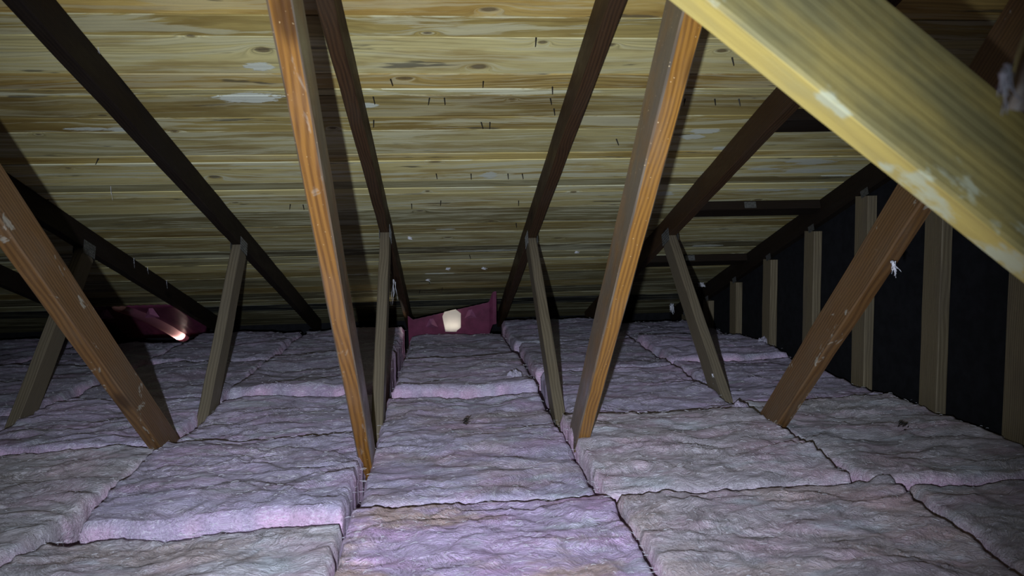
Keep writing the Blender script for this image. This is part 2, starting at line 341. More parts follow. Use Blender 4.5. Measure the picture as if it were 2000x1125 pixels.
# nails through the deck
nail_px = [(839, 196), (868, 196), (1075, 197), (1082, 217), (729, 194), (730, 240), (940, 244), (957, 244), (1204, 277), (920, 344), (992, 344), (1020, 344), (861, 397), (754, 397),
           (1013, 397), (804, 403), (1047, 80), (1079, 175), (1338, 198), (1396, 198), (1443, 198), (656, 3), (192, 315), (567, 404), (592, 405), (852, 344), (838, 552), (864, 567), (820, 572), (917, 503), (1008, 441), (94, 395), (763, 160), (944, 164), (1430, 118)]
nm = bpy.data.meshes.new('nail'); bm = bmesh.new(); bmesh.ops.create_cone(bm, segments=6, radius1=.0008, radius2=.0026, depth=.026, cap_ends=True); bmesh.ops.translate(bm, verts=bm.verts, vec=(0, 0, -.010)); bm.to_mesh(nm); bm.free(); nm.materials.append(M_NAIL)
for (px, py) in nail_px:
    X, s = on_deck(px, py-5); o = link('nail', nm, None, felt, Matrix.Translation((X, s, 0)) @ Matrix.Rotation(random.uniform(-.25, .25), 4, 'Y') @ Matrix.Rotation(random.uniform(-.2, .2), 4, 'X'))
def slab(name, a, b, mat, label=None):
    (x0, y0, z0), (x1, y1, z1) = a, b
    me = mesh(name, [(x0, y0, z0), (x1, y0, z0), (x1, y1, z0), (x0, y1, z0), (x0, y0, z1), (x1, y0, z1), (x1, y1, z1), (x0, y1, z1)],
              [(0, 3, 2, 1), (4, 5, 6, 7), (0, 1, 5, 4), (2, 3, 7, 6), (1, 2, 6, 5), (3, 0, 4, 7)])
    o = link(name, me, mat); tag(o, label, None, None, 'structure'); return o
slab('floor', (XL, -.9, FLZ-.013), (XR, 5.2, FLZ), M_GYP, 'ceiling board of the room below, hidden under pink batts')
XG = X0+3*SP
slab('wall_back', (XL, 5.13, FLZ), (XR, 5.15, -.62), M_FELT, 'dark eave closure behind the insulation')
# right gable: black felt panel following the roof
zz = lambda Y: HD-SL*Y
me = mesh('wall_right', [(XG+.0192, -.85, FLZ), (XG+.0192, 5.13, FLZ), (XG+.0192, 5.13, zz(5.13)), (XG+.0192, -.85, zz(-.85)),
                         (XG+.032, -.85, FLZ), (XG+.032, 5.13, FLZ), (XG+.032, 5.13, zz(5.13)), (XG+.032, -.85, zz(-.85))],
          [(0, 1, 2, 3), (7, 6, 5, 4), (0, 4, 5, 1), (1, 5, 6, 2), (2, 6, 7, 3), (3, 7, 4, 0)])
tag(link('wall_right', me, M_FELT), 'black felt-faced gable wall behind the studs', None, None, 'structure')

# ------------------------------------------------------------------ trusses
# near face of the inner web and top face of the outer web, (Y, Z) pairs read from the photograph
WB = {-3: ((1.49, .0), (2.16, -.65)), -2: ((1.49, .0), (2.16, -.65)), -1: ((1.478, .0), (2.165, -.65)), 0: ((1.395, .031), (1.99, -.638)), 1: ((1.36, .03), (1.985, -.610)), 2: ((1.44, .0), (2.055, -.625))}
WA = {-3: ((3.12, -.07), (2.52, -.66)), -2: ((3.12, -.08), (2.55, -.66)), -1: ((3.13, -.07), (2.56, -.68)), 0: ((2.98, -.068), (2.42, -.62)), 1: ((3.114, -.08), (2.444, -.636)), 2: ((3.107, -.086), (2.493, -.637))}
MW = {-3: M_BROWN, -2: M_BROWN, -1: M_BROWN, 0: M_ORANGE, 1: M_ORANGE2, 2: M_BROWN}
MC = {-3: M_CHORDK, -2: M_CHORDK, -1: M_CHORDK, 0: M_CHORD, 1: M_CHORD, 2: M_CHORD}
LB = {-3: 'timber roof truss at the far left, mostly outside the picture',
      -2: 'dark roof truss at left, its rafter running down to the far plum baffle',
      -1: 'roof truss with blackened rafter and a wide brown strut slanting down at left',
      0: 'roof truss left of centre with a glossy orange knotted strut',
      1: 'roof truss right of centre with bright orange straight-grained strut',
      2: 'roof truss at right whose brown strut disappears behind the yellow brace'}
def seg(a, b, off, X, z_lo, z_hi):
    """web centreline from a line through a,b, offset by off perpendicular (away from the face seen), cut at z_lo and z_hi"""
    (y0, z0), (y1, z1) = a, b; L = math.hypot(y1-y0, z1-z0); ty, tz = (y1-y0)/L, (z1-z0)/L
    ny, nz = -tz, ty
    if off < 0: ny, nz = -ny, -nz
    y0 += ny*abs(off); z0 += nz*abs(off)
    f = lambda z: Vector((X, y0+ty/tz*(z-z0), z))
    return f(z_lo), f(z_hi)
def plate_mesh(w, h):
    """pressed truss plate with rows of little raised teeth slots"""
    bm = bmesh.new(); r = bmesh.ops.create_cube(bm, size=1); bmesh.ops.scale(bm, verts=r['verts'], vec=(w, h, .0012))
    nx, ny = int(w/.012), int(h/.010)
    for i in range(nx):
        for j in range(ny):
            r = bmesh.ops.create_cube(bm, size=1); bmesh.ops.scale(bm, verts=r['verts'], vec=(.003, .006, .0016))
            bmesh.ops.translate(bm, verts=r['verts'], vec=(-w/2+(i+.5)*w/nx, -h/2+(j+.5)*h/ny, .0009))
    me = bpy.data.meshes.new('truss_plate'); bm.to_mesh(me); bm.free(); return me
PL = plate_mesh(.10, .055); PL.materials.append(M_PLATE)
BCZ = FLZ+.001
for i in range(-3, 3):
    X = X0+i*SP; T = empty('roof_truss', (X, 0, FLZ)); tag(T, LB[i], 'truss'); inv = Matrix.Translation((-X, 0, -FLZ))
    p0 = deck_pt(X, -.6, -CH/2-.0015); p1 = deck_pt(X, 5.30, -CH/2-.0015)
    o = link('top_chord', timber('top_chord', (p1-p0).length, seed=i+10), MC[i], T, inv @ along(p0, p1))
    q0 = Vector((X, -.6, BCZ+CH/2)); q1 = Vector((X, 5.1, BCZ+CH/2))
    link('bottom_chord', timber('bottom_chord', 5.7, seed=i+20), M_GREY, T, inv @ along(q0, q1))
    # inner web: up towards the camera; cut square under the rafter
    a, b = WB[i]
    lo, hi = seg(a, b, .0445, X, -.85, 0)
    if hi.y < lo.y and (seg(a, b, .0445, X, 0, .1)[0].y < a[0]): lo, hi = seg(a, b, -.0445, X, -.85, 0)
    # top: where the centreline meets the rafter underside
    ty = (hi.y-lo.y)/(hi.z-lo.z); zt = (H0-SL*(lo.y-ty*lo.z))/(1+SL*ty)-.02; hi = Vector((X, lo.y+ty*(zt-lo.z), zt))
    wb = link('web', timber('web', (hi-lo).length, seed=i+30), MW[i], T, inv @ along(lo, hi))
    a, b = WA[i]; lo, hi = seg(a, b, .0445, X, -.85, -.085)
    if lo.z+0 and ((hi.y-lo.y) > 0) and (seg(a, b, .0445, X, a[1], 0)[0].y < a[0]): lo, hi = seg(a, b, -.0445, X, -.85, -.085)
    ty = (hi.y-lo.y)/(hi.z-lo.z); zt = (H0-SL*(lo.y-ty*lo.z))/(1+SL*ty)-.012; hi = Vector((X, lo.y+ty*(zt-lo.z), zt))
    link('web', timber('web', (hi-lo).length, seed=i+40), M_GREY, T, inv @ along(lo, hi))
    for sd in (-1, 1):
        P = Vector((X+sd*(CT/2+.0012), hi.y, hi.z+.018)); R = Matrix(((0, 0, sd, P.x), (math.cos(TH), math.sin(TH)*sd, 0, P.y), (-math.sin(TH), math.cos(TH)*sd, 0, P.z), (0, 0, 0, 1)))
        tag(link('truss_plate', PL, None, T, inv @ R), 'toothed metal connector plate at a joint')
# gable truss: rafter and flat-turned studs
G = empty('gable_truss', (XG, 0, FLZ)); tag(G, 'gable end frame of flat studs on the black right-hand wall', 'truss'); inv = Matrix.Translation((-XG, 0, -FLZ))
p0 = deck_pt(XG, -.6, -CH/2-.0015); p1 = deck_pt(XG, 5.30, -CH/2-.0015)
link('top_chord', timber('top_chord', (p1-p0).length, seed=77), M_CHORDK, G, inv @ along(p0, p1))
link('bottom_chord', timber('bottom_chord', 5.7, seed=78), M_GREY, G, inv @ along(Vector((XG, -.6, BCZ+CH/2)), Vector((XG, 5.1, BCZ+CH/2))))
ys = [.76, 1.163, 1.567, 1.97, 2.30, 2.70, 3.105, 3.51, 3.92, 4.33, 4.74]
tops = {}
for q in [(1990, 600), (1817, 600), (1677, 600), (1577, 600), (1496, 600), (1431, 605), (1378, 612)]:
    d = on_x(q[0], q[1], XG-.019); tops[q[0]] = d.y
sy_list = sorted(tops.values()); sy_list = [sy_list[0]-.406*2, sy_list[0]-.406]+sy_list+[sy_list[-1]+.406]
for k_, Y in enumerate(sy_list):
    zt = H0-SL*Y-.012
    lo = Vector((XG, Y, BCZ+CH)); hi = Vector((XG, Y, zt))
    if hi.z-lo.z < .08: continue
    link('stud', timber('stud', (hi-lo).length, W=CT-.001, D=CH, seed=k_+50), M_STUD, G, inv @ along(lo, hi))
    P = Vector((XG-CT/2-.0012, Y-.02, zt+.012)); R = Matrix(((0, 0, -1, P.x), (math.cos(TH), -math.sin(TH), 0, P.y), (-math.sin(TH), -math.cos(TH), 0, P.z), (0, 0, 0, 1)))
    link('truss_plate', PL, None, G, inv @ R @ Matrix.Scale(.5, 4))
# lookout blocks between the last truss and the gable
blk_lb = {1.52: 'dark lookout block hidden behind the yellow brace', 2.20: 'dark lookout block just left of the yellow brace, under the deck', 2.96: 'dark lookout block from the strut joint to the gable rafter, with a metal plate',
          3.70: 'dark lookout block lowest of the row beside the gable'}
for Yb, lb in blk_lb.items():
    s = Yb/math.cos(TH)+.06; x0, x1 = X0+2*SP+CT/2+.001, XG-CT/2-.001
    B = empty('lookout_block', deck_pt((x0+x1)/2, s, -.02)); tag(B, lb, 'timber block', 'lookout blocks along the gable'); iv = Matrix.Translation(-B.location)
    a = deck_pt(x0, s, -.0215); b = deck_pt(x1, s, -.0215)
    link('block', timber('block', x1-x0, W=.089, D=.038, seed=int(Yb*10)), M_CHORDK, B, iv @ along(a, b, Vector((0, math.cos(TH), -math.sin(TH)))))
    P = deck_pt((x0+x1)/2-.02, s-.0465, -.022); nrm = Vector((0, -math.cos(TH), math.sin(TH))); up = Vector((0, math.sin(TH), math.cos(TH)))
    R = Matrix(((-1, up.x, nrm.x, P.x), (0, up.y, nrm.y, P.y), (0, up.z, nrm.z, P.z), (0, 0, 0, 1)))
    link('nail_plate', PL, None, B, iv @ R @ Matrix.Scale(.5, 4))

# ------------------------------------------------------------------ foreground diagonal brace (2x6), edge lines read from the photograph
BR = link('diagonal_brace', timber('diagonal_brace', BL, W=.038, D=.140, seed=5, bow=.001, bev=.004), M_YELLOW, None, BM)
tag(BR, 'broad pale yellow diagonal brace close to the viewer, crossing the upper right corner', 'brace')

# ------------------------------------------------------------------ glass wool batts
def folds(x, y, sd):
    wx = x+.11*fbm(x*4+sd, y*5, 3); wy = y+.08*fbm(x*3.5+9, y*5+sd, 3)
    r = 1-np.abs(fbm(wx*3.4+sd*1.7, wy*7, 3))*2.4; r = np.clip(r, 0, 1)**2
    b = np.abs(fbm(wx*9+sd, wy*19+3, 4)); b2 = fbm(wx*6+sd+3, wy*13, 4); c = np.abs(fbm(wx*26, wy*58+sd, 4)); d = fbm(x*34+4, y*46+sd, 3)
    mk = np.clip(.5+1.3*fbm(x*3.3+sd, y*4+2, 2), .05, 1.2)
    return r*.005+b*.013*mk+b2*.008+c*.0045+d*.0022
def batt(x0, x1, y0, y1, dz, col, alpha, label, sd, cat='insulation batt', res=None, front=0.0, slope=0.0, jag=.014, group=None, skew=(0, 0, 0, 0), rnd=.028, fn=160):
    res = res or (.0075 if y1 < 2.3 else (.010 if y1 < 3.3 else .014))
    nx_, ny_ = int((x1-x0)/res)+1, int((y1-y0)/res)+1
    u = np.linspace(0, 1, nx_); v = np.linspace(0, 1, ny_); U, V = np.meshgrid(u, v)
    # ragged outline: each side wanders by a few mm
    Xw = x0+(x1-x0)*U
    ey0 = y0+1.8*jag*fbm(Xw*5, U*0+y0*1.5+40, 4); ey1 = y1+1.8*jag*fbm(Xw*5, U*0+y1*1.5+40, 4); Yg = ey0+(ey1-ey0)*V
    Ve = (Yg-y0)/(y1-y0)
    ex0 = x0+skew[0]*(1-Ve)+skew[1]*Ve+jag*fbm(Yg*9, V*0+round((x0-X0)/SP)*.9, 3); ex1 = x1+skew[2]*(1-Ve)+skew[3]*Ve+jag*fbm(Yg*9, V*0+round((x1-X0)/SP)*.9, 3)
    Xg = ex0+(ex1-ex0)*U
    dx = np.minimum(Xg-ex0, ex1-Xg); dyf = Yg-ey0; dyb = ey1-Yg
    rr = .6*rnd*(1+.8*fbm(Xg*6, Yg*6+sd, 2))
    edge = lambda d: np.sqrt(np.clip(1-(1-np.clip(d/rr, 0, 1))**2, 0, 1))
    top = -.640+dz+.018*fbm(Xg*2.2+3, Yg*2.6+1, 3)+folds(Xg, Yg, sd)-.012+front*np.exp(-dyf/.12)+slope*(V-.5)
    e = edge(dx)*edge(dyb)*edge(dyf*1.3)
    Zg = top-(1-e)*.026
    base = -.838
    roof = HD-SL*Yg-.012; Zg = np.minimum(Zg, roof)
    P = np.stack([Xg, Yg, Zg], -1).reshape(-1, 3)
    # skirt rings going down
    ring = [(0, i) for i in range(nx_)]+[(j, nx_-1) for j in range(1, ny_)]+[(ny_-1, i) for i in range(nx_-2, -1, -1)]+[(j, 0) for j in range(ny_-2, 0, -1)]
    ridx = np.array([j*nx_+i for j, i in ring]); R = len(ridx); lev = 7; parts = [P]; off = len(P)
    cx, cy_ = (x0+x1)/2, (y0+y1)/2; rp = P[ridx]
    t_ = np.arange(R)
    for l in range(1, lev+1):
        f = l/lev; z = rp[:, 2]*(1-f)+base*f
        wob = -.006*np.abs(fbm(t_*.09, t_*0+l*1.7+sd, 3))
        nrm = np.stack([np.where(np.isclose(rp[:, 0], x0, atol=.06), -1, np.where(np.isclose(rp[:, 0], x1, atol=.06), 1, 0)), np.zeros(R)], -1)
        q = rp.copy(); q[:, 2] = z; q[:, 0] += nrm[:, 0]*wob; q[:, 1] += wob*(np.isclose(rp[:, 1], y0, atol=.04))*-1
        parts.append(q)
    Pa = np.concatenate(parts)
    ii, jj = np.meshgrid(np.arange(nx_-1), np.arange(ny_-1)); a = (jj*nx_+ii).ravel()
    quads = np.stack([a, a+1, a+nx_+1, a+nx_], -1)
    prev = ridx; sk = []
    for l in range(lev):
        cur = off+l*R+np.arange(R); sk.append(np.stack([prev, cur, np.roll(cur, -1), np.roll(prev, -1)], -1)); prev = cur
    Q = np.concatenate([quads]+sk)
    me = bpy.data.meshes.new('insulation_batt'); me.vertices.add(len(Pa)); me.vertices.foreach_set('co', Pa.ravel().astype(np.float32))
    me.loops.add(Q.size); me.loops.foreach_set('vertex_index', Q.ravel().astype(np.int32)); me.polygons.add(len(Q))
    me.polygons.foreach_set('loop_start', (np.arange(len(Q))*4).astype(np.int32)); me.polygons.foreach_set('loop_total', np.full(len(Q), 4, np.int32))
    me.polygons.foreach_set('use_smooth', np.ones(len(Q), bool)); me.update(calc_edges=True); me.validate()
    tv = np.ones(len(Pa), np.float32); tv[:off] = np.clip(.9*(1-e.ravel()), 0, 1); me.attributes.new('torn', 'FLOAT', 'POINT').data.foreach_set('value', tv)
    o = link('insulation_batt', me, M_WOOL); o.color = (*col, alpha); tag(o, label, cat, group)
    # loose fibres: thin curled ribbons lying on and standing off the surface, denser at the rim
    r = np.random.RandomState(int(sd*10)+1); Vv = []; Ff = []
    if fn:
        g2 = Zg
        for q in range(fn):
            if r.rand() < .2:
                k_ = r.randint(R); j, i = ring[k_]
            else: i, j = r.randint(nx_), r.randint(ny_)
            p = np.array([Xg[j, i], Yg[j, i], g2[j, i]+.001]); if_edge = 1
            ang = r.uniform(-.7, .7)+(math.pi if r.rand() < .5 else 0); L = r.uniform(.004, .018); n = 5; wd = r.uniform(.0002, .00045); cv = r.uniform(-1.6, 1.6); lift = r.uniform(.0, .007)
            b = len(Vv)
            for s_ in range(n+1):
                tt_ = s_/n; Vv.append(p+np.array([0, 0, wd])); Vv.append(p-np.array([0, 0, wd]))
                p = p+np.array([math.cos(ang), math.sin(ang), (lift*(1-2*tt_))/L])*L/n; ang += cv/n*1.4
                ii_ = int(np.clip((p[0]-x0)/(x1-x0)*(nx_-1), 0, nx_-1)); jj_ = int(np.clip((p[1]-y0)/(y1-y0)*(ny_-1), 0, ny_-1))
                p[2] = max(p[2], g2[jj_, ii_]+.0008)
            for s_ in range(n): Ff.append((b+2*s_, b+2*s_+1, b+2*s_+3, b+2*s_+2))
        fo = link('loose_fibres', mesh('loose_fibres', Vv, Ff), M_FIBRE, o); tag(fo, 'white loose glass fibres curling off the surface', None, None, 'stuff')
    return o

a_, b_, c_, d_, e_, f_, g_ = [X0+SP*i for i in (-3, -2, -1, 0, 1, 2, 3)]
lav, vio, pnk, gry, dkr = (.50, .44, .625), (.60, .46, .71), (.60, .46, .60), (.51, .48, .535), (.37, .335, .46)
cr = .006
# centre bay
batt(d_+cr, e_-cr, .35, 1.658, .0, vio, 1.0, 'nearest centre batt, violet at left and salmon stained at right', 1.3, skew=(.0, .0, 0, .0), rnd=.016, fn=400)
batt(d_+.012, e_-.026, 1.682, 2.73, -.012, lav, .35, 'long centre batt running back between the two orange struts', 2.1, rnd=.03, skew=(0, 0, .0, -.005), fn=260)
batt(d_+.03, e_-.035, 2.75, 3.42, .012, lav, .15, 'centre batt with a torn pale pink front edge beyond the orange struts', 3.7, front=.015, rnd=.03)
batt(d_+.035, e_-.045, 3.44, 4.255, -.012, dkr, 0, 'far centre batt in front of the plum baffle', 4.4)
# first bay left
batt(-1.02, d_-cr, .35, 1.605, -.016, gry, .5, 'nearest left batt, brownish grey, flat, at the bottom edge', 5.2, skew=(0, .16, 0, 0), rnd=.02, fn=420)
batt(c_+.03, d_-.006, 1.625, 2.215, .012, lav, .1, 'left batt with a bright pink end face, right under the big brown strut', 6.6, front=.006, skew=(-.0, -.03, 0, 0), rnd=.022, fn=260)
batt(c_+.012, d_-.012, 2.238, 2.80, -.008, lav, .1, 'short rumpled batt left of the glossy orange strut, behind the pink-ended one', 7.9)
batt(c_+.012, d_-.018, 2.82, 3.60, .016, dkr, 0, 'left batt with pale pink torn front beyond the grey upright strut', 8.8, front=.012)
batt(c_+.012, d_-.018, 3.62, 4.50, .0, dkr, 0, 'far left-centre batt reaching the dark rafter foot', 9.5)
# second bay left
batt(b_+.012, c_+.016, 1.46, 2.19, .0, gry, .2, 'grey batt at the left edge beside the torn crevice', 10.4, skew=(0, 0, -.072, 0), jag=.014, fn=260)
batt(-1.66, -1.035, .35, 1.445, -.02, gry, .3, 'batt at the lower left corner, mostly out of the picture', 11.3, rnd=.02, skew=(0, 0, 0, .13))
batt(b_+.012, c_-.012, 2.215, 2.83, .004, lav, .1, 'rumpled batt between the big brown strut and the dark strut foot at left', 12.2)
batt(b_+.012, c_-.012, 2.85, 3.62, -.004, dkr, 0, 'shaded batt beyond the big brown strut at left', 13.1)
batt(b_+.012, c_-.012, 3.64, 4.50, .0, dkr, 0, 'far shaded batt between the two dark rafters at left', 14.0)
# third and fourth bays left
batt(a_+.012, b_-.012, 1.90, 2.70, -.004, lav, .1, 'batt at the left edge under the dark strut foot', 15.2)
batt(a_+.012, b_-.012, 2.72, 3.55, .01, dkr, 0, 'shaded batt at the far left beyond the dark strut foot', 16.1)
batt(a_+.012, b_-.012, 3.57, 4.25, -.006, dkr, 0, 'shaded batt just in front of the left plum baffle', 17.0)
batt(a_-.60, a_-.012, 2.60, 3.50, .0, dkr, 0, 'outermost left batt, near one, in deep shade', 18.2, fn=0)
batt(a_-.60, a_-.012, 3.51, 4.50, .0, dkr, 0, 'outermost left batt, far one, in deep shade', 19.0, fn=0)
# first bay right
batt(e_+cr, f_+.02, .35, 1.635, .002, (.53, .46, .52), .45, 'nearest right batt, broad and creamy, with a ragged right rim', 20.3, skew=(0, 0, -.06, .05), rnd=.022, jag=.014, fn=420)
batt(e_-.014, f_-.012, 1.652, 2.255, .028, (.52, .46, .53), .15, 'raised batt whose straight cut lavender side faces the centre bay', 21.1, skew=(0, -.01, 0, 0), rnd=.012, fn=300, front=-.03)
batt(e_+.016, f_-.012, 2.28, 3.02, .010, lav, .1, 'rumpled batt between the bright orange strut and the leaning grey strut', 22.4)
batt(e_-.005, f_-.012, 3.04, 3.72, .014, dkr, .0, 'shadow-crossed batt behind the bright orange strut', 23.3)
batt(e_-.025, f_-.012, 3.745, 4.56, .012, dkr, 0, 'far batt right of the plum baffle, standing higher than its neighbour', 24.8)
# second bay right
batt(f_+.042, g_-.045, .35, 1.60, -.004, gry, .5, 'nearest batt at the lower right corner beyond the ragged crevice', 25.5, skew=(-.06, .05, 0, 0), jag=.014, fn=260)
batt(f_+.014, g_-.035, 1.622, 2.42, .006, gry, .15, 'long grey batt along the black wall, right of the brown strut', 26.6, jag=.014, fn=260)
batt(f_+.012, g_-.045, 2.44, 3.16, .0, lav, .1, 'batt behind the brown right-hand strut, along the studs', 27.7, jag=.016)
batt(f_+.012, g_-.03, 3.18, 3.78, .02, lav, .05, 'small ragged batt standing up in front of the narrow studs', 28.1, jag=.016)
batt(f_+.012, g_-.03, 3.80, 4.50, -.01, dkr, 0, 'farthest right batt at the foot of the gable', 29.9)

# ------------------------------------------------------------------ plum ventilation baffles
def baffle(X0b, X1b, dzl, dzr, ytop, ybot, label, box, droop=0.0):
    """pressed plastic tray under the deck: sheet with turned-up flaps, triangular stiffeners and a central channel"""
    B = empty('vent_baffle', ((X0b+X1b)/2, ybot, -.62)); tag(B, label, 'vent baffle', 'plum rafter vent baffles'); iv = Matrix.Translation(-B.location)
    def pt(u, v, n=0.0):   # u 0..1 across, v 0..1 down the slope
        X = X0b+(X1b-X0b)*u; Y = ytop+(ybot-ytop)*v; z = HD-SL*Y-.045+(dzl*(1-u)+dzr*u)*(1-.2*v)-droop*v*v
        return Vector((X, Y, z+n))
    nu, nv_ = 48, 8; V = []; Fc = []
    for side in (0, 1):
        for j in range(nv_+1):
            for i in range(nu+1):
                u = i/nu; flap = .055*min(1, max(0, (u-.915)/.04))+.03*max(0, (.06-u)/.06)
                V.append(pt(u, j/nv_, flap-.002*side+.002*math.sin(i*1.9)*math.cos(j)))
    S = (nu+1)*(nv_+1)
    for j in range(nv_):
        for i in range(nu):
            a = j*(nu+1)+i; Fc.append((a, a+1, a+nu+2, a+nu+1)); Fc.append((a+S, a+S+nu+1, a+S+nu+2, a+S+1))
    for i in range(nu): Fc.append((i, i+S, i+1+S, i+1)); k_ = nv_*(nu+1)+i; Fc.append((k_, k_+1, k_+1+S, k_+S))
    link('sheet', mesh('sheet', V, Fc, True), M_PLUM, B, iv)
    # front lip hanging down
    V = []; Fc = []
    for i in range(nu+1 if box else 0):
        u = i/nu; p = pt(u, 0, .055*min(1, max(0, (u-.915)/.04))+.03*max(0, (.06-u)/.06)); h = .20
        V += [p, p+Vector((0, .05, -h)), p+Vector((0, .004, 0)), p+Vector((0, .054, -h))]
    for i in range(nu if box else 0):
        a = i*4; Fc += [(a, a+1, a+5, a+4), (a+2, a+6, a+7, a+3), (a, a+4, a+6, a+2), (a+1, a+3, a+7, a+5)]
    if box: link('lip', mesh('lip', V, Fc), M_PLUM, B, iv)
    for u in (.26, .70):
        p = pt(u, 0, -.018)+Vector((0, -.001, 0)); w_, h_ = .040, .055
        V = [p+Vector((-.010, .006, 0)), p+Vector((.012, .006, 0)), p+Vector((w_, .022, -h_)), p+Vector((-w_, .022, -h_)), p+Vector((0, -.014, -h_*.55))]
        link('stiffener', mesh('stiffener', V, [(0, 4, 1), (1, 4, 2), (2, 4, 3), (3, 4, 0), (0, 1, 2, 3)]), M_PLUM2, B, iv)
    return B, iv, pt
LX = [on_y(812, 640, 4.30).x, on_y(968, 600, 4.30).x]
B, iv, pt = baffle(on_y(797, 640, 4.30).x, on_y(970, 600, 4.30).x, -.135, -.03, 4.30, 4.75, 'plum plastic baffle at centre behind the batts, with a lit white channel box', True)
# white channel box: hexagonal duct stub
hexp = [(868, 609), (890, 604), (900, 612), (900, 640), (892, 646), (870, 648), (864, 618)]
V = []; 
for (px, py) in hexp: V.append(on_y(px, py, 4.26))
for (px, py) in hexp: V.append(on_y(px, py, 4.26)*(4.36/4.26)*1.0)
n = len(hexp); cen = Vector((sum(v.x for v in V[:n])/n, 4.252, sum(v.z for v in V[:n])/n))
f1 = on_y(878, 607, 4.25); f2 = on_y(879, 648, 4.25); f3 = on_y(891, 606, 4.25); f4 = on_y(892, 648, 4.25)
V += [f1, f2, f3, f4]
Fc = [(i, (i+1) % n, n+(i+1) % n, n+i) for i in range(n)]+[(0, 14, 15, 5, 6), (14, 16, 17, 15), (16, 1, 2, 3, 4, 17), (0, 1, 16, 14), (5, 15, 17, 4)]
me = mesh('channel_box', V, Fc); tag(link('channel_box', me, M_TRANS, B, iv), 'pale translucent hexagonal channel box glowing with daylight')
# left baffle
B2, iv2, pt2 = baffle(a_+.03, b_-.022, -.005, -.005, 4.28, 4.86, 'plum plastic baffle at far left, with a bright streak along its channel', False, .07)
V = []; Fc = []
for j in range(9):
    v = j/8; p = pt2(.40+.24*v, v); r_ = .04
    for q in range(7):
        a = math.pi*q/6; V.append(p+Vector((math.cos(a)*r_, 0, -math.sin(a)*r_*.8-.001)))
for j in range(8):
    for q in range(6): a = j*7+q; Fc.append((a, a+1, a+8, a+7))
Fc.append(tuple(range(7)))
M_PINKT = NT('pink_translucent'); M_PINKT.b.inputs['Base Color'].default_value = (.28, .10, .15, 1)
tr = M_PINKT.n('ShaderNodeBsdfTranslucent'); tr.inputs[0].default_value = (.7, .42, .42, 1); mx = M_PINKT.n('ShaderNodeMixShader'); mx.inputs[0].default_value = .5
M_PINKT.l.new(M_PINKT.b.outputs[0], mx.inputs[1]); M_PINKT.l.new(tr.outputs[0], mx.inputs[2]); M_PINKT.l.new(mx.outputs[0], M_PINKT.t.nodes['Material Output'].inputs[0])
tag(link('channel', mesh('channel', V, Fc, True), M_PINKT.m, B2, iv2), 'paler half-round channel')
# daylight rising through the soffit under each baffle
def daylight(name, loc, size, en, dirv=(0, -.3, 1)):
    l = bpy.data.lights.new(name, 'AREA'); l.size = size; l.energy = en; l.color = (1.0, .93, .80); o = bpy.data.objects.new(name, l); C.objects.link(o)
    o.location = loc; o.rotation_euler = Vector(dirv).to_track_quat('-Z', 'Y').to_euler()
pb = on_y(883, 640, 4.33)
daylight('soffit_daylight', (pb.x, 4.31, pb.z+.004), .05, .10)
pb = on_y(822, 640, 4.42); daylight('soffit_daylight', (pb.x-.02, 4.46, pb.z-.02), .06, .5)
p = pt2(.625, .94); daylight('soffit_daylight', (p.x, p.y, p.z-.012), .04, .5, (0, -1, .05))

# ------------------------------------------------------------------ small wisps and tufts of wool
def wisp(name, base, dirv, L, label, group=None, strands=7, spread=.004, w=.0012, cat='tuft', curl=1.0, seed=0, mat=None):
    r = random.Random(seed); V = []; Fc = []; d0 = Vector(dirv).normalized()
    for s_ in range(strands):
        p = Vector((r.uniform(-1, 1), r.uniform(-1, 1), r.uniform(-1, 1)))*spread; d = d0.copy(); ln = L*r.uniform(.6, 1.1); n = 8
        side = d.cross(Vector((0, 1, .1))).normalized(); b = len(V)
        for i in range(n+1):
            t = i/n; ww = w*(1-.7*t)*(1+.5*math.sin(i*2.1+s_))
            q = Vector((0, 1, 0))*ww
            V += [p+side*ww, p-side*ww*.5+q, p-side*ww*.5-q]
            d = (d+Vector((r.uniform(-1, 1), r.uniform(-1, 1), r.uniform(-1, 1)))*.28*curl).normalized(); p = p+d*ln/n
        for i in range(n):
            for q in range(3): q2 = (q+1) % 3; Fc.append((b+i*3+q, b+i*3+q2, b+(i+1)*3+q2, b+(i+1)*3+q))
    o = link(name, mesh(name, V, Fc, True), mat or M_FIBRE); o.location = base; tag(o, label, cat, group); return o
wisp('wool_tuft', on_x(1744, 512, X0+2*SP-.020), (.25, 0, -1), .028, 'white feathery tuft stuck on the brown right-hand strut', strands=14, spread=.004, w=.002, seed=1, curl=.6)
wisp('wool_tuft', on_x(1392, 732, X0+2*SP-.021), (.3, -.1, -1), .05, 'shiny wisp caught at the foot of the leaning grey strut', strands=8, spread=.004, seed=2)
wisp('wool_tuft', on_x(741, 440, X0-.021)+Vector((0, -.004, 0)), (1, 0, .25), .03, 'small white curl of wool at the joint of the left-centre truss', strands=8, spread=.003, seed=3)
wisp('cobweb_strand', on_x(770, 548, X0+.021), (.02, 0, -1), .13, 'pale cobweb strand hanging beside the left-centre truss joint', strands=6, spread=.006, w=.0011, cat='cobweb', curl=.35, seed=4)
hang = [(261, 512, X0-2*SP), (288, 530, X0-2*SP), (325, 553, X0-2*SP), (573, 552, X0-SP), (216, 364, None), (190, 88, X0-SP)]
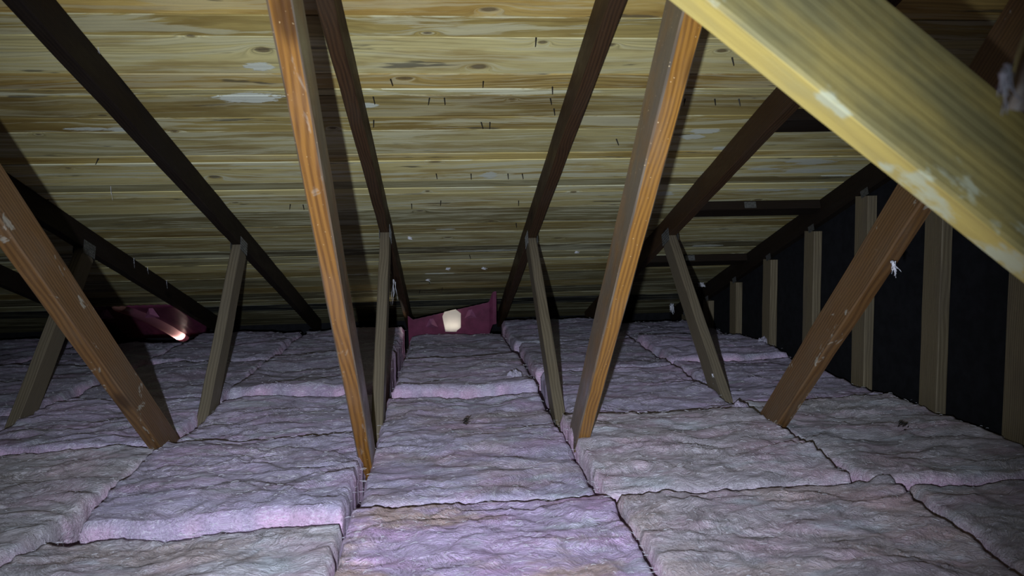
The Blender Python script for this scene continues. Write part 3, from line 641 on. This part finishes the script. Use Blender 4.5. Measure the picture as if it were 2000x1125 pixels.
for k_, (px, py, X) in enumerate(hang):
    P = on_x(px, py-8, X+.021) if X else deck_pt(*on_deck(px, py), -.001)
    wisp('hanging_fibre', P, (0, 0, -1), .045, ['pale fibre hanging from the leftmost visible rafter, nearest its joint plate', 'pale fibre hanging midway along the leftmost visible rafter', 'pale fibre hanging low on the leftmost visible rafter',
         'pale fibre hanging near the foot of the blackened rafter', 'short pale fibre hanging from the left boards', 'short pale fibre hanging high on the blackened rafter'][k_], 'pale fibres hanging from the roof', strands=2, spread=.001, w=.0006, cat='fibre', curl=.25, seed=20+k_)
for k_, (px, py) in enumerate([(942, 522), (1123, 491), (872, 523), (833, 545), (798, 463)]):
    X, s = on_deck(px, py)
    wisp('wool_fleck', deck_pt(X, s, -.003), (1, .2, -.2), .022, ['pale fleck of wool stuck to the boards near the eave, above the channel box', 'bluish fleck of wool on dark boards right of centre', 'tiny fleck of wool left of the larger pale fleck', 'fleck of wool on boards just right of the cobweb', 'small fleck of wool beside the left-centre joint'][k_],
         'wool flecks on the deck', strands=7, spread=.005, w=.003, cat='fleck', curl=.6, seed=40+k_)
wisp('debris', on_z(908, 822, -.632), (1, 0, .1), .010, 'small dark lint crumb lying on the long centre batt', strands=16, spread=.009, w=.0022, cat='debris', seed=71, mat=M_NAIL)
wisp('debris', on_z(1762, 832, -.628), (1, .1, .05), .012, 'small dark crumb on the long grey batt by the black wall', strands=14, spread=.012, w=.002, cat='debris', seed=72, mat=M_NAIL)
# pale ragged strands standing in for daylight leaks at the dark eave, right
for k_, (px, py, L) in enumerate([(1311, 590, .06), (1366, 550, .03)]):
    X, s = on_deck(px, py); o = wisp('wool_scrap', deck_pt(X, s, -.02), (.15, 0, -1) if k_ == 0 else (1, 0, -.2), L, ['bright ragged scrap hanging at the eave behind the leaning grey strut', 'bright scrap at the lower end of the gable rafter'][k_], None, strands=12, spread=.010, w=.006, cat='scrap', curl=.6, seed=60+k_)
# nearer timber end with a tuft, top right corner
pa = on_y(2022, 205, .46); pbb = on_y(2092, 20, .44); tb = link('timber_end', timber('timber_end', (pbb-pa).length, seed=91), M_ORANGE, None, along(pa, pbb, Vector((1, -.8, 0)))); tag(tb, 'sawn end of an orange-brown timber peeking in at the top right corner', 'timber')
wisp('wool_tuft', on_y(1966, 133, .435), (.35, 0, -1), .028, 'white tuft of wool clinging to the timber end at the top right corner', strands=12, spread=.003, w=.0012, seed=8, curl=.8)
# torn tufts along seams
for k_, (px, py, lb) in enumerate([(1005, 735, 'torn tuft standing up beyond the long centre batt'),
                                   (1490, 668, 'ragged tuft standing up before the narrow studs'), (1445, 800, 'twisted tuft between the grey strut and the brown strut')]):
    P = on_z(px, py, -.632); V = []; Fc = []; r = np.random.RandomState(k_+5); n, m_ = 26, 18; L, W_, Hh = .06, .05, .022
    uu, vv = np.meshgrid(np.linspace(-1, 1, n), np.linspace(-1, 1, m_)); rad = np.sqrt(uu**2+vv**2)
    zz_ = Hh*np.clip(1-rad**2, 0, 1)**.6*(1+.9*fbm(uu*2+k_*3, vv*3, 4))-.012*(rad > .98)
    xx = uu*L/2*(1+.35*fbm(uu*2+k_, vv*2, 3)); yy = vv*W_/2*(1+.35*fbm(uu*2, vv*2+k_, 3))
    V = np.stack([xx, yy, zz_], -1).reshape(-1, 3); Fc = [(j*n+i, j*n+i+1, (j+1)*n+i+1, (j+1)*n+i) for j in range(m_-1) for i in range(n-1) if min(rad[j, i], rad[j+1, i+1]) < 1.02]
    o = link('wool_tuft', mesh('wool_tuft', V, Fc, True), M_WOOL); o.location = P; o.color = (.49, .44, .57, 0); tag(o, lb, 'tuft')
